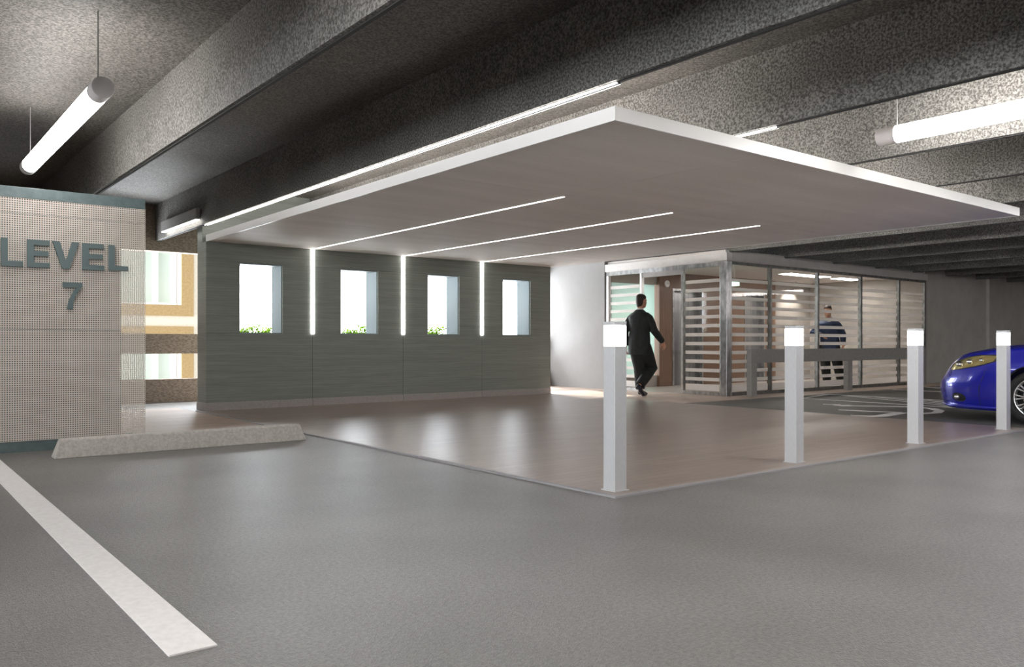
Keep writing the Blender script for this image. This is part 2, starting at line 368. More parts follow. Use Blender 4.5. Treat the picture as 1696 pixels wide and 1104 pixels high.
# ------------------------------------------------------------------ pendant tubes
def pendant(u, v0, v1, z, label, lm='lit'):
    t = thing('pendant_tube_light', label, 'light', (u, v0, z), group='pendant tube lights')
    L = v1-v0; r = .068
    MB().tube([(0, .15, 0), (0, L-.15, 0)], r, 32).build('tube', lm, t, smooth=False)
    for a, b_ in ((0, .15), (L-.15, L)):
        MB().tube([(0, a, 0), (0, b_, 0)], r+.002, 32).build('end_cap', 'cap', t, bevel=.003)
    for y in (.15, L-.15): MB().tube([(0, y, r), (0, y, ZS-z)], .004, 8).build('suspension_wire', 'wire', t)
    return t
p0 = pendant(1.23, 5.87, 9.0, 2.62, 'white pendant tube light with grey end caps hanging at the upper left')
grp = 'pendant tube lights'
p1 = pendant(6.49, .28, 3.41, 2.62, 'white pendant tube light running out of frame at the upper right', 'lit_far')
for (a, b_) in ((1.23, .10), (10.4, -.4), (1.23, -5.6), (6.49, -5.6), (-4.0, 5.87), (-4.0, .1), (-4.0, -5.6), (12.9, -5.6), (12.9, .5), (18.2, .5), (23.5, .5)):  # unseen tubes added as fill light, copied from the right pendant
    dup(p1, (a, b_, 2.62), 'white pendant tube light added out of view to fill the deck with light', 'added fill tube lights beyond the frame')
# box light on beam
t = thing('beam_box_light', 'grey box light with lit underside on the beam above the left opening', 'light', (3.60, 11.6, 2.65))
B(-.0, 0, .012, .06, 1.7, .165).build('housing', 'rail', t, bevel=.004)
B(.006, .02, 0, .054, 1.68, .012).build('diffuser', 'led', t)

# ------------------------------------------------------------------ sign panel
SV = 8.28
def at_sign(px, py):
    t = (px-848)/1363; u = SV*(.619+.785*t)/(.785-.619*t); d = .619*u+.785*SV
    return u, EYE+(568-py)/1363*d
S0, S1 = .76, 2.10; WS = (S0, SV, 0)
sg = thing('level_sign_wall', 'freestanding teal sign wall faced with a beige perforated sheet, at the left edge', 'sign', WS)
B(S0+.02, SV+.07, 0, 1.90, SV+.32, 2.25).build('core', 'teal', sg, world=WS)
B(S0, SV-.004, 2.215, S1, SV+.34, 2.31).build('top_fascia', 'teal', sg, world=WS, bevel=.003)
B(S0+.01, SV+.02, 0, 2.0, SV+.09, .10).build('toe_base', 'teal', sg, world=WS)
def perf(z0, z1):
    p = .0188; h = .0104; th = .003; m = MB()
    nx = int((S1-S0)/p); nz = max(1, int((z1-z0)/p)); px_ = (S1-S0)/nx; pz = (z1-z0)/nz
    V = []; F = []
    gi = {}
    def gv(i, j, s):
        k = (i, j, s)
        if k not in gi: gi[k] = len(V); V.append((S0+i*px_, SV+s*th, z0+j*pz))
        return gi[k]
    for i in range(nx):
        for j in range(nz):
            cx, cz = S0+(i+.5)*px_, z0+(j+.5)*pz; hv = []
            for s in (0, 1):
                b0 = len(V)
                for dx, dz in ((-1, -1), (1, -1), (1, 1), (-1, 1)): V.append((cx+dx*h/2, SV+s*th, cz+dz*h/2))
                hv.append(b0)
                g4 = [gv(i, j, s), gv(i+1, j, s), gv(i+1, j+1, s), gv(i, j+1, s)]
                for k in range(4): F.append((g4[k], g4[(k+1) % 4], b0+(k+1) % 4, b0+k))
            for k in range(4): F.append((hv[0]+k, hv[0]+(k+1) % 4, hv[1]+(k+1) % 4, hv[1]+k))
    m.v = V; m.f = F
    return m
for z0, z1 in ((.095, 1.068), (1.072, 2.078), (2.082, 2.215)):
    perf(z0, z1).build('perforated_sheet', 'perf', sg, world=WS)
def letter(ch, x0, x1, yt0, yb0, yt1, yb1):
    u0, zt0 = at_sign(x0, yt0); _, zb0 = at_sign(x0, yb0); u1, zt1 = at_sign(x1, yt1)
    zb, zt = zb0, (zt0+zt1)/2
    if ch == 'L': P = [[(0,0),(1,0),(1,.19),(.30,.19),(.30,1),(0,1)]]
    elif ch == 'E': P = [[(0,0),(1,0),(1,.18),(.30,.18),(.30,.42),(.93,.42),(.93,.60),(.30,.60),(.30,.82),(.98,.82),(.98,1),(0,1)]]
    elif ch == 'V': P = [[(.37,0),(.63,0),(1,1),(.73,1),(.505,.28),(.27,1),(0,1)]]
    else: P = [[(.22,0),(.50,0),(.53,.22),(.60,.42),(.72,.60),(.86,.75),(1,.86),(1,1),(0,1),(0,.82),(.70,.82),(.50,.62),(.36,.42),(.26,.2)]]
    m = MB()
    for pts in P:
        q = [(u0+(u1-u0)*a, zb+(zt-zb)*b) for a, b in pts]
        m.prism(q, lambda a, b: (a, SV-.026, b), lambda a, b: (a, SV-.002, b))
    o = m.build({'7': 'number'}.get(ch, 'letter'), 'letter', sg, world=WS)
for a in (('L', 1, 37.5, 393, 440, 396, 442), ('E', 44, 82, 396, 442, 399.5, 444), ('V', 86, 130, 399, 444, 402, 446), ('E', 135, 171.5, 402.5, 446, 405, 448), ('L', 179, 211, 405.5, 447.5, 408, 449.5), ('7', 103, 135.5, 467, 512, 469, 512)):
    letter(*a)

# ------------------------------------------------------------------ wheel stop and painted lines
m = MB()
def ws(u, v, z): return (u, v, z)
a0, a1 = 1.23, 3.42; yf, yb = 7.60, 7.78
prof = [(yf, 0), (yf+.012, .06), (yf+.035, .148), (yf+.05, .158), (yb-.05, .158), (yb-.035, .148), (yb-.012, .06), (yb, 0)]
rs = []
for u in (a0, a1):
    s = 1 if u == a0 else -1
    rs.append([(u+s*z*.33, y, z) for y, z in prof])
m.rings(rs)
o = m.build('wheel_stop', 'stop', world=(a0, yf, 0), bevel=.006)
tag(o, 'pale concrete wheel stop lying on the deck before the sign wall', 'wheel stop')
def line(name, pts, wd, label, cat='floor marking', group=None, z=.005):
    m = MB()
    n = len(pts)
    L = []; R = []
    for i in range(n):
        p = Vector(pts[i]); t = (Vector(pts[min(i+1, n-1)])-Vector(pts[max(i-1, 0)])).normalized(); q = Vector((-t.y, t.x))
        wv = wd[i] if isinstance(wd, (list, tuple)) else wd
        L.append(p+q*wv/2); R.append(p-q*wv/2)
    rs = [[(L[i].x, L[i].y, 0), (R[i].x, R[i].y, 0), (R[i].x, R[i].y, z), (L[i].x, L[i].y, z)] for i in range(n)]
    m.rings(rs)
    if name is None: return m
    o = m.build(name, 'paint', world=(pts[0][0], pts[0][1], 0)); return tag(o, label, cat, group)
line('parking_line', [(.80, 2.60), (.80, 8.30)], .146, 'broad white painted parking line in the left foreground')
line('parking_line', [(12.65, 1.0), (12.65, 8.02)], .09, 'long white line bounding the hatched aisle on its near side, passing the blue car')
line('parking_line', [(14.05, 1.0), (14.05, 8.35)], .09, 'long white line bounding the hatched aisle on its far side')
line('parking_line', [(12.72, 8.02), (13.98, 8.34)], .09, 'short white line closing the end of the hatched aisle')
hm = MB()
for k in range(9):
    y = 5.3-k*.62
    q = line(None, [(12.74, y), (13.96, y+2.7)], .07, '')
    hm.add(q.v, q.f)
o = hm.build('aisle_hatching', 'paint', world=(12.7, 1, 0)); tag(o, 'white diagonal hatching between the two long aisle lines', 'floor marking')
hm = MB()
for k in range(8):
    y = 5.6-k*.62; q = line(None, [(16.6, y), (17.9, y+2.7)], .07, ''); hm.add(q.v, q.f)
for u in (16.55, 17.95): q = line(None, [(u, 1.5), (u, 8.4)], .09, ''); hm.add(q.v, q.f)
o = hm.build('aisle_hatching', 'paint', world=(16.6, 1, 0)); tag(o, 'farther white hatched aisle beyond the car, before the grey rail', 'floor marking')
def fl(x, y):       # floor point behind an image point
    d = 1363*EYE/(y-568); r = (x-848)/1363*d
    return (.785*r+.619*d, -.619*r+.785*d)
sm = MB()
SYM = [([(1363, 669.4), (1392, 670)], .10), ([(1392, 670.6), (1407, 672.6)], .26), ([(1416, 672), (1470, 672.8), (1520, 674), (1546, 677)], .12),
       ([(1546, 677), (1556, 680), (1551, 683.3), (1524, 685)], .13), ([(1389, 678.6), (1450, 681.5), (1494, 683)], .11),
       ([(1494, 683), (1460, 688.7), (1440, 689.2), (1408, 688)], .17)]
for pts, wd in SYM:
    q = line(None, [fl(*p) for p in pts], wd, ''); sm.add(q.v, q.f)
p = fl(1480, 680); o = sm.build('accessible_symbol', 'paint', world=(p[0], p[1], 0)); tag(o, 'white wheelchair symbol painted on the deck before the blue car', 'floor marking')

# ------------------------------------------------------------------ bollards
def bollard():
    t = thing('light_bollard', 'square metal bollard with glowing top at the near corner of the paver walkway', 'bollard', (3.75, 3.70, .006), group='lit bollards along the walkway edge')
    w_ = .105
    B(0, 0, 0, w_, w_, .925).build('post', 'alu', t, bevel=.0025)
    B(.002, .002, .925, w_-.002, w_-.002, 1.058).build('light_head', 'glow', t, bevel=.002)
    B(0, 0, 1.058, w_, w_, 1.082).build('cap', 'alu', t, bevel=.0025)
    B(-.012, -.012, 0, w_+.012, w_+.012, .006).build('base_plate', 'alu', t)
    return t
b0 = bollard()
for u, l in ((5.765, 'square metal bollard with glowing top, second from the canopy corner'), (7.765, 'square metal bollard with glowing top, third from the canopy corner'), (9.77, 'square metal bollard with glowing top, standing before the blue car')):
    dup(b0, (u, 3.70, .006), l)

# ------------------------------------------------------------------ lobby
LU, LV0, LV1, LU1 = 12.03, 9.11, 12.12, 19.5
struct('floor_lobby', B(LU, LV0, 0, LU1, LV1+.2, .008), 'lobby_floor', 'polished lobby floor')
struct('ceiling_lobby', B(LU+.06, LV0+.06, 2.50, LU1, LV1+.3, 2.62), 'ceil_in', 'lobby ceiling')
struct('wall_lobby_end', B(LU1, LV0+.05, 0, LU1+.12, LV1+.3, 2.5), 'lobby_wall')
struct('wall_lobby_back', MB().box(17.9, LV1, 0, LU1, LV1+.15, 2.5).box(12.2, LV1+.02, 2.22, 13.6, LV1+.15, 2.5).box(12.2, LV1+.02, 0, 13.6, LV1+.15, .25), 'lobby_wall', 'beige back wall of the lobby')
o = B(12.2, LV1+.05, .25, 13.55, LV1+.08, 2.22).build('window_5', 'green_glass'); o['kind'] = 'structure'; o['label'] = 'pale green frosted glass at the back of the lobby'
# walnut wall with lift doors
m = MB(); dz = 2.16
m.box(13.6, LV1-.05, 0, 14.02, LV1+.15, 2.5).box(15.08, LV1-.05, 0, 16.62, LV1+.15, 2.5).box(17.45, LV1-.05, 0, 17.9, LV1+.15, 2.5)
m.box(14.02, LV1-.05, dz, 15.08, LV1+.15, 2.5).box(16.62, LV1-.05, dz, 17.45, LV1+.15, 2.5)
struct('wall_walnut', m, 'wood', 'walnut panelled lift wall inside the lobby')
for n, (a, b_) in enumerate(((14.02, 15.08), (16.62, 17.45))):
    W1 = (a, LV1, 0)
    t = thing('lift_door', ('steel lift door seen through the lobby entrance', 'steel lift door farther right behind the striped glass')[n], 'lift', W1, group='lift doors')
    B(a+.05, LV1+.08, .008, (a+b_)/2-.003, LV1+.11, dz-.05).build('door_leaf', 'steel', t, world=W1)
    B((a+b_)/2+.003, LV1+.08, .008, b_-.05, LV1+.11, dz-.05).build('door_leaf', 'steel', t, world=W1)
    MB().box(a, LV1-.06, .008, a+.05, LV1+.12, dz).box(b_-.05, LV1-.06, .008, b_, LV1+.12, dz).box(a+.05, LV1-.06, dz-.05, b_-.05, LV1+.12, dz).build('door_frame', 'frame', t, world=W1)
# clock
t = thing('wall_clock', 'small round white clock on the walnut wall', 'clock', (13.83, LV1-.05, 2.25))
MB().tube([(0, 0, 0), (0, -.03, 0)], .075, 32).build('clock_case', 'white', t, smooth=False, bevel=.006)
MB().box(-.003, -.034, 0, .003, -.031, .05).box(0, -.034, -.003, .035, -.031, .003).build('clock_hands', 'black', t)
# exit sign
t = thing('exit_sign', 'small glowing green exit sign hanging from the lobby ceiling', 'sign', (12.95, 9.62, 2.03))
B(-.012, -.10, 0, .012, .10, .11).build('sign_box', 'exit', t)
MB().tube([(0, 0, .11), (0, 0, .47)], .006, 8).build('hanger', 'wire', t)
# lobby ceiling lights
for i, (x0, y0, x1, y1, l) in enumerate(((12.5, 9.9, 12.6, 11.2, 'thin lit ceiling line just inside the lobby entrance'), (13.6, 9.75, 15.0, 9.80, 'lit ceiling line over the lobby behind the corner post'), (16.0, 10.4, 17.6, 10.7, 'broad lit ceiling panel in the middle of the lobby'), (18.1, 10.4, 19.0, 10.7, 'smaller lit ceiling panel at the far end of the lobby'))):
    t = thing('lobby_ceiling_light', l, 'light', (x0, y0, 2.48))
    B(-.02, -.02, .005, x1-x0+.02, y1-y0+.02, .0199).build('light_frame', 'white', t)
    B(0, 0, 0, x1-x0, y1-y0, .006).build('diffuser', 'lobby_lit', t)
t = thing('lobby_downlight', 'small round downlight washing the beige back wall of the lobby', 'light', (18.55, 11.95, 2.47))
MB().tube([(0, 0, 0), (0, 0, .03)], .05, 24).build('trim_ring', 'white', t)
ld = bpy.data.lights.new('downlight_lamp', 'SPOT'); ld.energy = 45; ld.spot_size = 1.9; ld.spot_blend = .6; ld.color = (1, .93, .85); ld.shadow_soft_size = .03
lo = bpy.data.objects.new('downlight_lamp', ld); C.objects.link(lo); lo.location = (18.55, 11.93, 2.45)
# fascia + frames
W2 = (LU, LV0, 0)
t = thing('lobby_roof_fascia', 'pale grey flat fascia band on top of the glass lobby', 'fascia', (LU, LV0, 2.41))
m = MB().box(LU-.04, LV0-.04, 2.41, LU+.10, LV1, 2.56).box(LU+.10, LV0-.04, 2.41, LU1, LV0+.10, 2.56)
m.build('fascia_board', 'fascia', t, world=(LU, LV0, 2.41), bevel=.004)
B(LU+.10, LV0+.10, 2.53, LU1, LV1+.3, 2.56).build('roof_board', 'plaster', t, world=(LU, LV0, 2.41))
gz = thing('lobby_glazing', 'steel-framed lobby glazing with horizontal frosted stripes', 'glazing', (LU, LV0, 0))
def post_v(v0, v1, nm='mullion', mt='frame', z1=2.33, dd=.07): B(LU-.0, v0, .07 if v0 < 12 and v0 != 11.14 and v0 != 10.10 else .008, LU+dd, v1, z1).build(nm, mt, gz, world=W2)
def post_u(u0, u1, nm='mullion', z1=2.36): B(u0, LV0, .07, u1, LV0+.07, z1).build(nm, 'frame_dark', gz, world=W2)
B(LU-.01, LV0-.01, .008, LU+.14, LV0+.14, 2.41).build('corner_post', 'frame', gz, world=W2, bevel=.004)
post_v(LV1-.06, LV1, mt='white'); post_v(11.14, 11.19, mt='white'); post_v(10.10, 10.15)
def u_side(px):
    t = (px-848)/1363; return LV0*(.619+.785*t)/(.785-.619*t)
US = [u_side(x) for x in (1277, 1355.5, 1427, 1490)]
for u in US: post_u(u-.03, u+.03)
post_u(LU1-.06, LU1)
B(LU, LV0+.13, 2.33, LU+.07, LV1, 2.41).build('head_rail', 'frame', gz, world=W2)
B(LU+.13, LV0, 2.36, LU1, LV0+.07, 2.41).build('head_rail', 'frame_dark', gz, world=W2)
B(LU, LV0+.14, .008, LU+.07, 10.10, .07).build('sill_rail', 'frame', gz, world=W2)
B(LU, 11.19, .008, LU+.07, LV1-.06, .07).build('sill_rail', 'frame', gz, world=W2)
B(LU+.14, LV0, .008, LU1, LV0+.07, .07).build('sill_rail', 'frame_dark', gz, world=W2)
# transom over the door
B(LU+.01, 10.15, 2.24, LU+.06, 11.14, 2.33).build('door_transom', 'plaster', gz, world=W2)
def panel(axis, a, b_):
    gmb = B(LU+.030, a, .07, LU+.038, b_, 2.33) if axis == 'v' else B(a, LV0+.030, .07, b_, LV0+.038, 2.36)
    go = gmb.build('glass_pane', 'glass', gz, world=W2)
    m = MB(); q = .04
    zs = [(.085, .20)]+[(.262+.1625*k, .262+.1625*k+.062) for k in range(13)]
    for z0, z1 in zs:
        if z1 > 2.2: continue
        if axis == 'v': m.box(LU+.026, a+q, z0, LU+.0295, b_-q, z1)
        else: m.box(a+q, LV0+.026, z0, b_-q, LV0+.0295, z1)
    m.build('frosted_stripes', 'frost', gz, world=W2)
panel('v', LV0+.14, 10.10); panel('v', 11.19, LV1-.06)
ed = [LU+.14]+US+[LU1-.03]
for i in range(len(ed)-1): panel('u', ed[i]+(.03 if i else 0), ed[i+1]-.03)

# guard rail
W3 = (12.35, 8.82, 0)
gr = thing('guard_rail', 'thick grey guard rail in front of the side of the glass lobby', 'rail', W3)
B(12.30, 8.78, .60, 18.78, 8.88, .845).build('top_rail', 'rail', gr, world=W3, bevel=.004)
for a in (12.30, 15.50, 18.62): B(a, 8.78, .006, a+.16, 8.88, .60).build('post', 'rail', gr, world=W3)

# ------------------------------------------------------------------ outside: planter, shrubs, building
W4 = (4.2, 12.4, 0)
t = thing('planter_trough', 'long planter trough behind the window wall', 'planter', W4)
MB().box(4.2, 12.38, 0, 8.5, 12.43, 1.03).box(4.2, 12.85, 0, 8.5, 12.90, 1.03).box(4.2, 12.43, 0, 4.25, 12.85, 1.03).box(8.45, 12.43, 0, 8.5, 12.85, 1.03).box(4.25, 12.43, 0, 8.45, 12.85, .05).build('trough', 'plaster', t, world=W4)
B(4.25, 12.43, .05, 8.45, 12.85, 1.0).build('soil', 'soil', t, world=W4)
def shrub(c, lx, h, n, label):
    t = thing('shrub', label, 'plant', (c, 12.64, 1.0), group='green shrubs outside the windows')
    m = MB()
    for i in range(n):
        x = random.uniform(-lx, lx); y = random.uniform(-.17, .17)
        z = random.uniform(.03, h*(.66+.30*math.sin(x*23+c*3)*math.cos(x*9)))
        a = random.uniform(0, 2*PI); ti = random.uniform(-.7, .9); s = random.uniform(.022, .046)
        d = Vector((math.cos(a)*math.cos(ti), math.sin(a)*math.cos(ti), math.sin(ti))); q = d.cross(Vector((0, 0, 1))).normalized()*s*.42; p = Vector((x, y, z))
        nn = d.cross(q).normalized()*s*.12
        m.add([p, p+d*s*.5+q+nn, p+d*s*1.1, p+d*s*.5-q+nn, p+d*s*.5], [(0, 1, 4), (1, 2, 4), (2, 3, 4), (3, 0, 4)])
    m.build('foliage', 'leaf', t)
    for i in range(8):
        x = random.uniform(-lx, lx)*.9; y = random.uniform(-.14, .14)
        m = MB().tube([(x, y, 0), (x+random.uniform(-.04, .04), y, h*.45), (x+random.uniform(-.06, .06), y, h*.8)], [.005, .004, .002], 5)
        m.build('stem', 'stem', t)
shrub(4.86, .36, .30, 2200, 'lime green shrub seen at the foot of the leftmost window')
shrub(6.66, .36, .32, 2200, 'lime green shrub seen at the foot of the second window')
shrub(8.14, .24, .36, 1500, 'lime green shrub seen at the left foot of the third window')
BV = 22.0
def at_b(px, py, v=BV):
    t_ = (px-848)/1363; u = v*(.619+.785*t_)/(.785-.619*t_); d = .619*u+.785*v
    return u, EYE+(568-py)/1363*d
u1, _ = at_b(334, 500); u0 = u1-9
WB = (u1, BV, -3)
t = thing('neighbour_building', 'cream stucco building with tan window frames seen through the left opening', 'building', WB)
def zz(px, py): return at_b(px, py)[1]
fl_ = [(zz(290, 505), zz(290, 405)), (zz(290, 632), zz(290, 553))]
wl, wr = at_b(244, 500)[0]-.9, at_b(300, 500)[0]
m = MB()
zb2, zt2 = zz(290, 640), zz(290, 553); zb1, zt1 = zz(290, 505), zz(290, 395)
m.box(u0, BV, -3, wl, BV+.3, 8); m.box(wr, BV, -3, u1, BV+.3, 8); m.box(wl, BV, -3, wr, BV+.3, zb2); m.box(wl, BV, zt2, wr, BV+.3, zb1); m.box(wl, BV, zt1, wr, BV+.3, 8)
m.box(u0, BV+3, -3, u1, BV+3.3, 8).box(u1-.3, BV+.3, -3, u1, BV+3, 8).box(u0, BV+.3, -3, u0+.3, BV+3, 8).box(u0, BV+.3, 7.8, u1, BV+3, 8)
m.build('facade', 'stucco', t, world=WB)
for zb, zt in ((zb1, zt1), (zb2, zt2)):
    f = MB(); q = .22
    f.box(wl-q, BV-.05, zb-.28, wr+.30, BV, zb).box(wl-q, BV-.05, zt, wr+.30, BV, zt+.2).box(wr, BV-.05, zb, wr+.30, BV, zt).box(wl-q, BV-.05, zb, wl, BV, zt)
    f.build('window_trim', 'tan', t, world=WB)
    gp = B(wl, BV+.10, zb, wr, BV+.13, zt).build('window_pane', M['pane_out'] if 'pane_out' in M else 'reveal', t, world=WB)
    f = MB(); mid = wl+(wr-wl)*.60
    f.box(wl, BV+.06, zb, wr, BV+.12, zb+.06).box(wr-.1, BV+.05, zb, wr, BV+.10, zt).box(mid, BV+.05, zb, mid+.14, BV+.10, zt).box(mid+.45, BV+.05, zb, mid+.60, BV+.10, zt)
    f.build('window_sash', 'white', t, world=WB)

# ------------------------------------------------------------------ people
def remesh(o, vox, sm=2):
    r = o.modifiers.new('remesh', 'REMESH'); r.mode = 'VOXEL'; r.voxel_size = vox; r.use_smooth_shade = True
    s = o.modifiers.new('smooth', 'SMOOTH'); s.factor = .5; s.iterations = sm
    return o
def hand(mb, wrist, d, nrm, side):
    d = Vector(d).normalized(); nrm = Vector(nrm); nrm = (nrm-d*nrm.dot(d)).normalized(); s = d.cross(nrm).normalized()*side
    w0 = Vector(wrist); R = Matrix((s, d, nrm)).transposed()
    mb.ell(w0+d*.055, (.040, .055, .018), 14, 8, R)
    for k, (L, off) in enumerate(((.068, -.029), (.078, -.010), (.072, .010), (.056, .029))):
        a = w0+d*.09+s*off; p1 = a+d*L*.5+nrm*.006; p2 = a+d*L*.85+nrm*.024; p3 = a+d*L*.98+nrm*.042
        mb.tube([a-d*.02, a, p1, p2, p3], [.009, .0088, .0082, .0075, .006], 8)
    a = w0+d*.025-s*.030; mb.tube([a, a-s*.022+d*.025+nrm*.008, a-s*.030+d*.055+nrm*.02, a-s*.026+d*.075+nrm*.03], [.012, .011, .0095, .007], 8)
def head(mb, c, yaw):      # c = base of skull centre, head centre; face looks along local +y turned by yaw
    R = Matrix.Rotation(yaw, 3, 'Z'); c = Vector(c)
    T = lambda p: tuple(c+R @ Vector(p))
    secs = [(0, .052, -.118, .022, .018), (0, .046, -.108, .040, .036), (0, .032, -.085, .056, .060), (0, .022, -.055, .066, .078), (0, .012, -.02, .071, .088), (0, .004, .02, .075, .094), (0, -.004, .06, .073, .092), (0, -.010, .09, .060, .076), (0, -.012, .112, .035, .045)]
    rs = []
    for s in secs:
        rs.append([T((s[0]+s[3]*math.cos(2*PI*k/24), s[1]+s[4]*math.sin(2*PI*k/24), s[2])) for k in range(24)])
    mb.rings(rs)
    mb.tube([T((0, .095, .005)), T((0, .104, -.016)), T((0, .107, -.034)), T((0, .092, -.044))], [.008, .010, .013, .011], 10)
    for q in (-1, 1):
        mb.ell(T((q*.076, -.004, -.015)), (.009, .018, .030), 10, 8, R)
        mb.ell(T((q*.030, .088, .022)), (.022, .010, .007), 10, 6, R)
        mb.ell(T((q*.040, .070, -.030)), (.022, .018, .016), 10, 6, R)
    mb.ell(T((0, .092, -.070)), (.024, .012, .006), 10, 6, R); mb.ell(T((0, .089, -.082)), (.020, .012, .006), 10, 6, R)
    return T, R
def hair(t, T, R, short=False):
    m = MB(); rs = []
    for (cy, z, rx, ry) in ((-.036, -.105, .050, .046), (-.032, -.085, .060, .058), (-.028, -.06, .066, .070), (-.022, -.02, .077, .082), (-.012, .02, .081, .090), (-.006, .05, .083, .096), (-.004, .08, .078, .096), (-.008, .105, .064, .080), (-.012, .122, .042, .052), (-.012, .131, .020, .026)):
        rs.append([T((rx*math.cos(2*PI*k/28)*(1+.02*math.sin(5*k)), cy+ry*math.sin(2*PI*k/28)*(1 if z > .04 or math.sin(2*PI*k/28) < 0 else .35), z)) for k in range(28)])
    m.rings(rs); o = m.build('hair', 'hair', t, smooth=True); remesh(o, .006, 1)
def person(name_label, loc, rz, J, jacket, collar, yaw, trous):
    """J: joint positions for r/l arms and legs"""
    t = thing('person', name_label, 'person', loc, rz)
    hip = Vector(J['hip']); ch = Vector(J['chest']); hc = Vector(J['head'])
    mb = MB()
    T, R = head(mb, hc, yaw)
    mb.tube([ch+Vector((0, 0, .14)), (ch+Vector((0, .0, .20))), hc+Vector((0, -.01, -.07))], [.065, .056, .058], 14)
    mb.loft([(hip.x, hip.y, hip.z-.08, .13, .09), (hip.x, hip.y, hip.z+.05, .14, .10), (ch.x, ch.y, ch.z-.15, .13, .10), (ch.x, ch.y, ch.z+.05, .16, .105), (ch.x, ch.y, ch.z+.15, .10, .07)])
    for s in 'rl':
        sh, el, wr = [Vector(p) for p in J['arm_'+s]]
        mb.tube([ch+Vector((0, 0, .08)), sh, el, wr, wr+(wr-el).normalized()*.03], [.05, .048, .038, .027, .025], 10)
        hand(mb, wr, (wr-el).normalized()*.8+Vector((0, 0, -.5)), (-1 if s == 'r' else 1, .3, 0), 1 if s == 'r' else -1)
        hp, kn, an, to = [Vector(p) for p in J['leg_'+s]]
        mb.tube([hp+Vector((0, 0, .06)), hp, kn, an], [.07, .075, .05, .036], 10)
        mb.tube([an, (an+to)*.5, to], [.036, .032, .025], 8)
    remesh(mb.build('body', 'skin', t, smooth=True), .0055, 1)
    # jacket
    jm = MB(); zh = J['hem']
    jm.loft([(hip.x, hip.y, zh, .212, .155, 2.3), (hip.x, hip.y, hip.z+.02, .205, .150, 2.3), (hip.x*.5+ch.x*.5, hip.y*.5+ch.y*.5, (hip.z+ch.z)/2, .192, .138, 2.3), (ch.x, ch.y, ch.z-.05, .212, .145, 2.4), (ch.x, ch.y, ch.z+.08, .222, .138, 2.4), (ch.x, ch.y-.005, ch.z+.135, .178, .105, 2.2), (ch.x, ch.y-.008, ch.z+.175, .12, .085), (ch.x, ch.y-.008, ch.z+.215, .068, .068)], 28)
    for s in 'rl':
        sh, el, wr = [Vector(p) for p in J['arm_'+s]]
        mid1 = (sh+el)/2; mid2 = (el+wr)/2
        g_ = 1 if s == 'r' else -1
        jm.tube([ch+Vector(((sh-ch).x*.40, 0, .11)), sh+Vector((-.045*g_, 0, .015)), sh+Vector((.004*g_, 0, -.03)), mid1, el, mid2, wr], [.058, .066, .078, .077, .070, .062, .052], 14)
    jo = remesh(jm.build('jacket', jacket, t, smooth=True), .008, 10)
    # lapel/vent details
    cmb = MB()
    for k in range(20): pass
    ring = [[(ch.x+rx*math.cos(2*PI*k/24), ch.y-.006+rx*math.sin(2*PI*k/24), ch.z+z) for k in range(24)] for rx, z in ((.062, .19), (.066, .205), (.064, .232), (.058, .235), (.056, .20))]
    cmb.rings(ring); cmb.build('shirt_collar', 'shirt', t, smooth=True)
    if J.get('front'):
        fm = MB(); y = ch.y+.128
        fm.add([(ch.x-.035, y-.03, ch.z+.15), (ch.x+.035, y-.03, ch.z+.15), (ch.x+.028, y+.004, ch.z+.05), (ch.x, y+.007, ch.z-.06), (ch.x-.028, y+.004, ch.z+.05)], [(0, 1, 2, 3, 4)])
        o = fm.build('shirt_front', 'shirt', t); so = o.modifiers.new('s', 'SOLIDIFY'); so.thickness = .01
    # trousers
    tm = MB()
    tm.loft([(hip.x, hip.y, hip.z-.14, .150, .115, 2.4), (hip.x, hip.y, hip.z, .168, .122, 2.3), (hip.x, hip.y, hip.z+.12, .155, .112, 2.2)])
    for s in 'rl':
        hp, kn, an, to = [Vector(p) for p in J['leg_'+s]]
        e_ = an+(an-kn).normalized()*-.02
        tm.tube([hp+Vector((0, 0, .03)), hp+(kn-hp)*.12, (hp+kn)/2, kn, kn+(an-kn)*.5, e_], [.115, .128, .122, .108, .096, .084], 16)
    remesh(tm.build('trousers', trous, t, smooth=True), .008, 8)
    for s in 'rl':
        hp, kn, an, to = [Vector(p) for p in J['leg_'+s]]
        f = (to-an); f.z = 0; f = f.normalized(); ax = (to-an).normalized()
        sm_ = MB(); heel = an+(an-kn).normalized()*.05-f*.03
        bot = Vector((to.x, to.y, max(.022, to.z)))
        sm_.tube([heel+Vector((0, 0, .0)), an*.5+heel*.5+f*.05, heel*.45+bot*.55+Vector((0, 0, .012)), bot, bot+f*.045], [.036, .044, .042, .036, .02], 14)
        sm_.tube([an, heel+f*.02], [.045, .04], 12)
        remesh(sm_.build('shoe', 'shoe', t, smooth=True), .006, 2)
    hair(t, T, R)
    for q in (-1, 1):
        e2 = MB().ell(T((q*.030, .090, .008)), (.009, .006, .006), 8, 6, R); e2.build('eye', 'eye', t, smooth=True)
    return t
J1 = dict(hip=(0, 0, .98), chest=(0, .02, 1.33), head=(0, .06, 1.695), hem=.74,
    arm_r=((.19, .02, 1.415), (.265, .07, 1.17), (.30, .28, .97)), arm_l=((-.19, .02, 1.415), (-.27, -.07, 1.15), (-.265, -.05, .90)),
    leg_r=((.095, 0, .90), (.10, .24, .50), (.095, -.13, .19), (.095, -.01, .035)), leg_l=((-.08, 0, .90), (-.045, .07, .50), (-.045, .09, .10), (-.04, .24, .03)))
person('man in a charcoal suit walking away towards the lobby entrance, seen from behind', (10.88, 10.13, .006), math.radians(-83), J1, 'suit', 1, -.32, 'trouser')
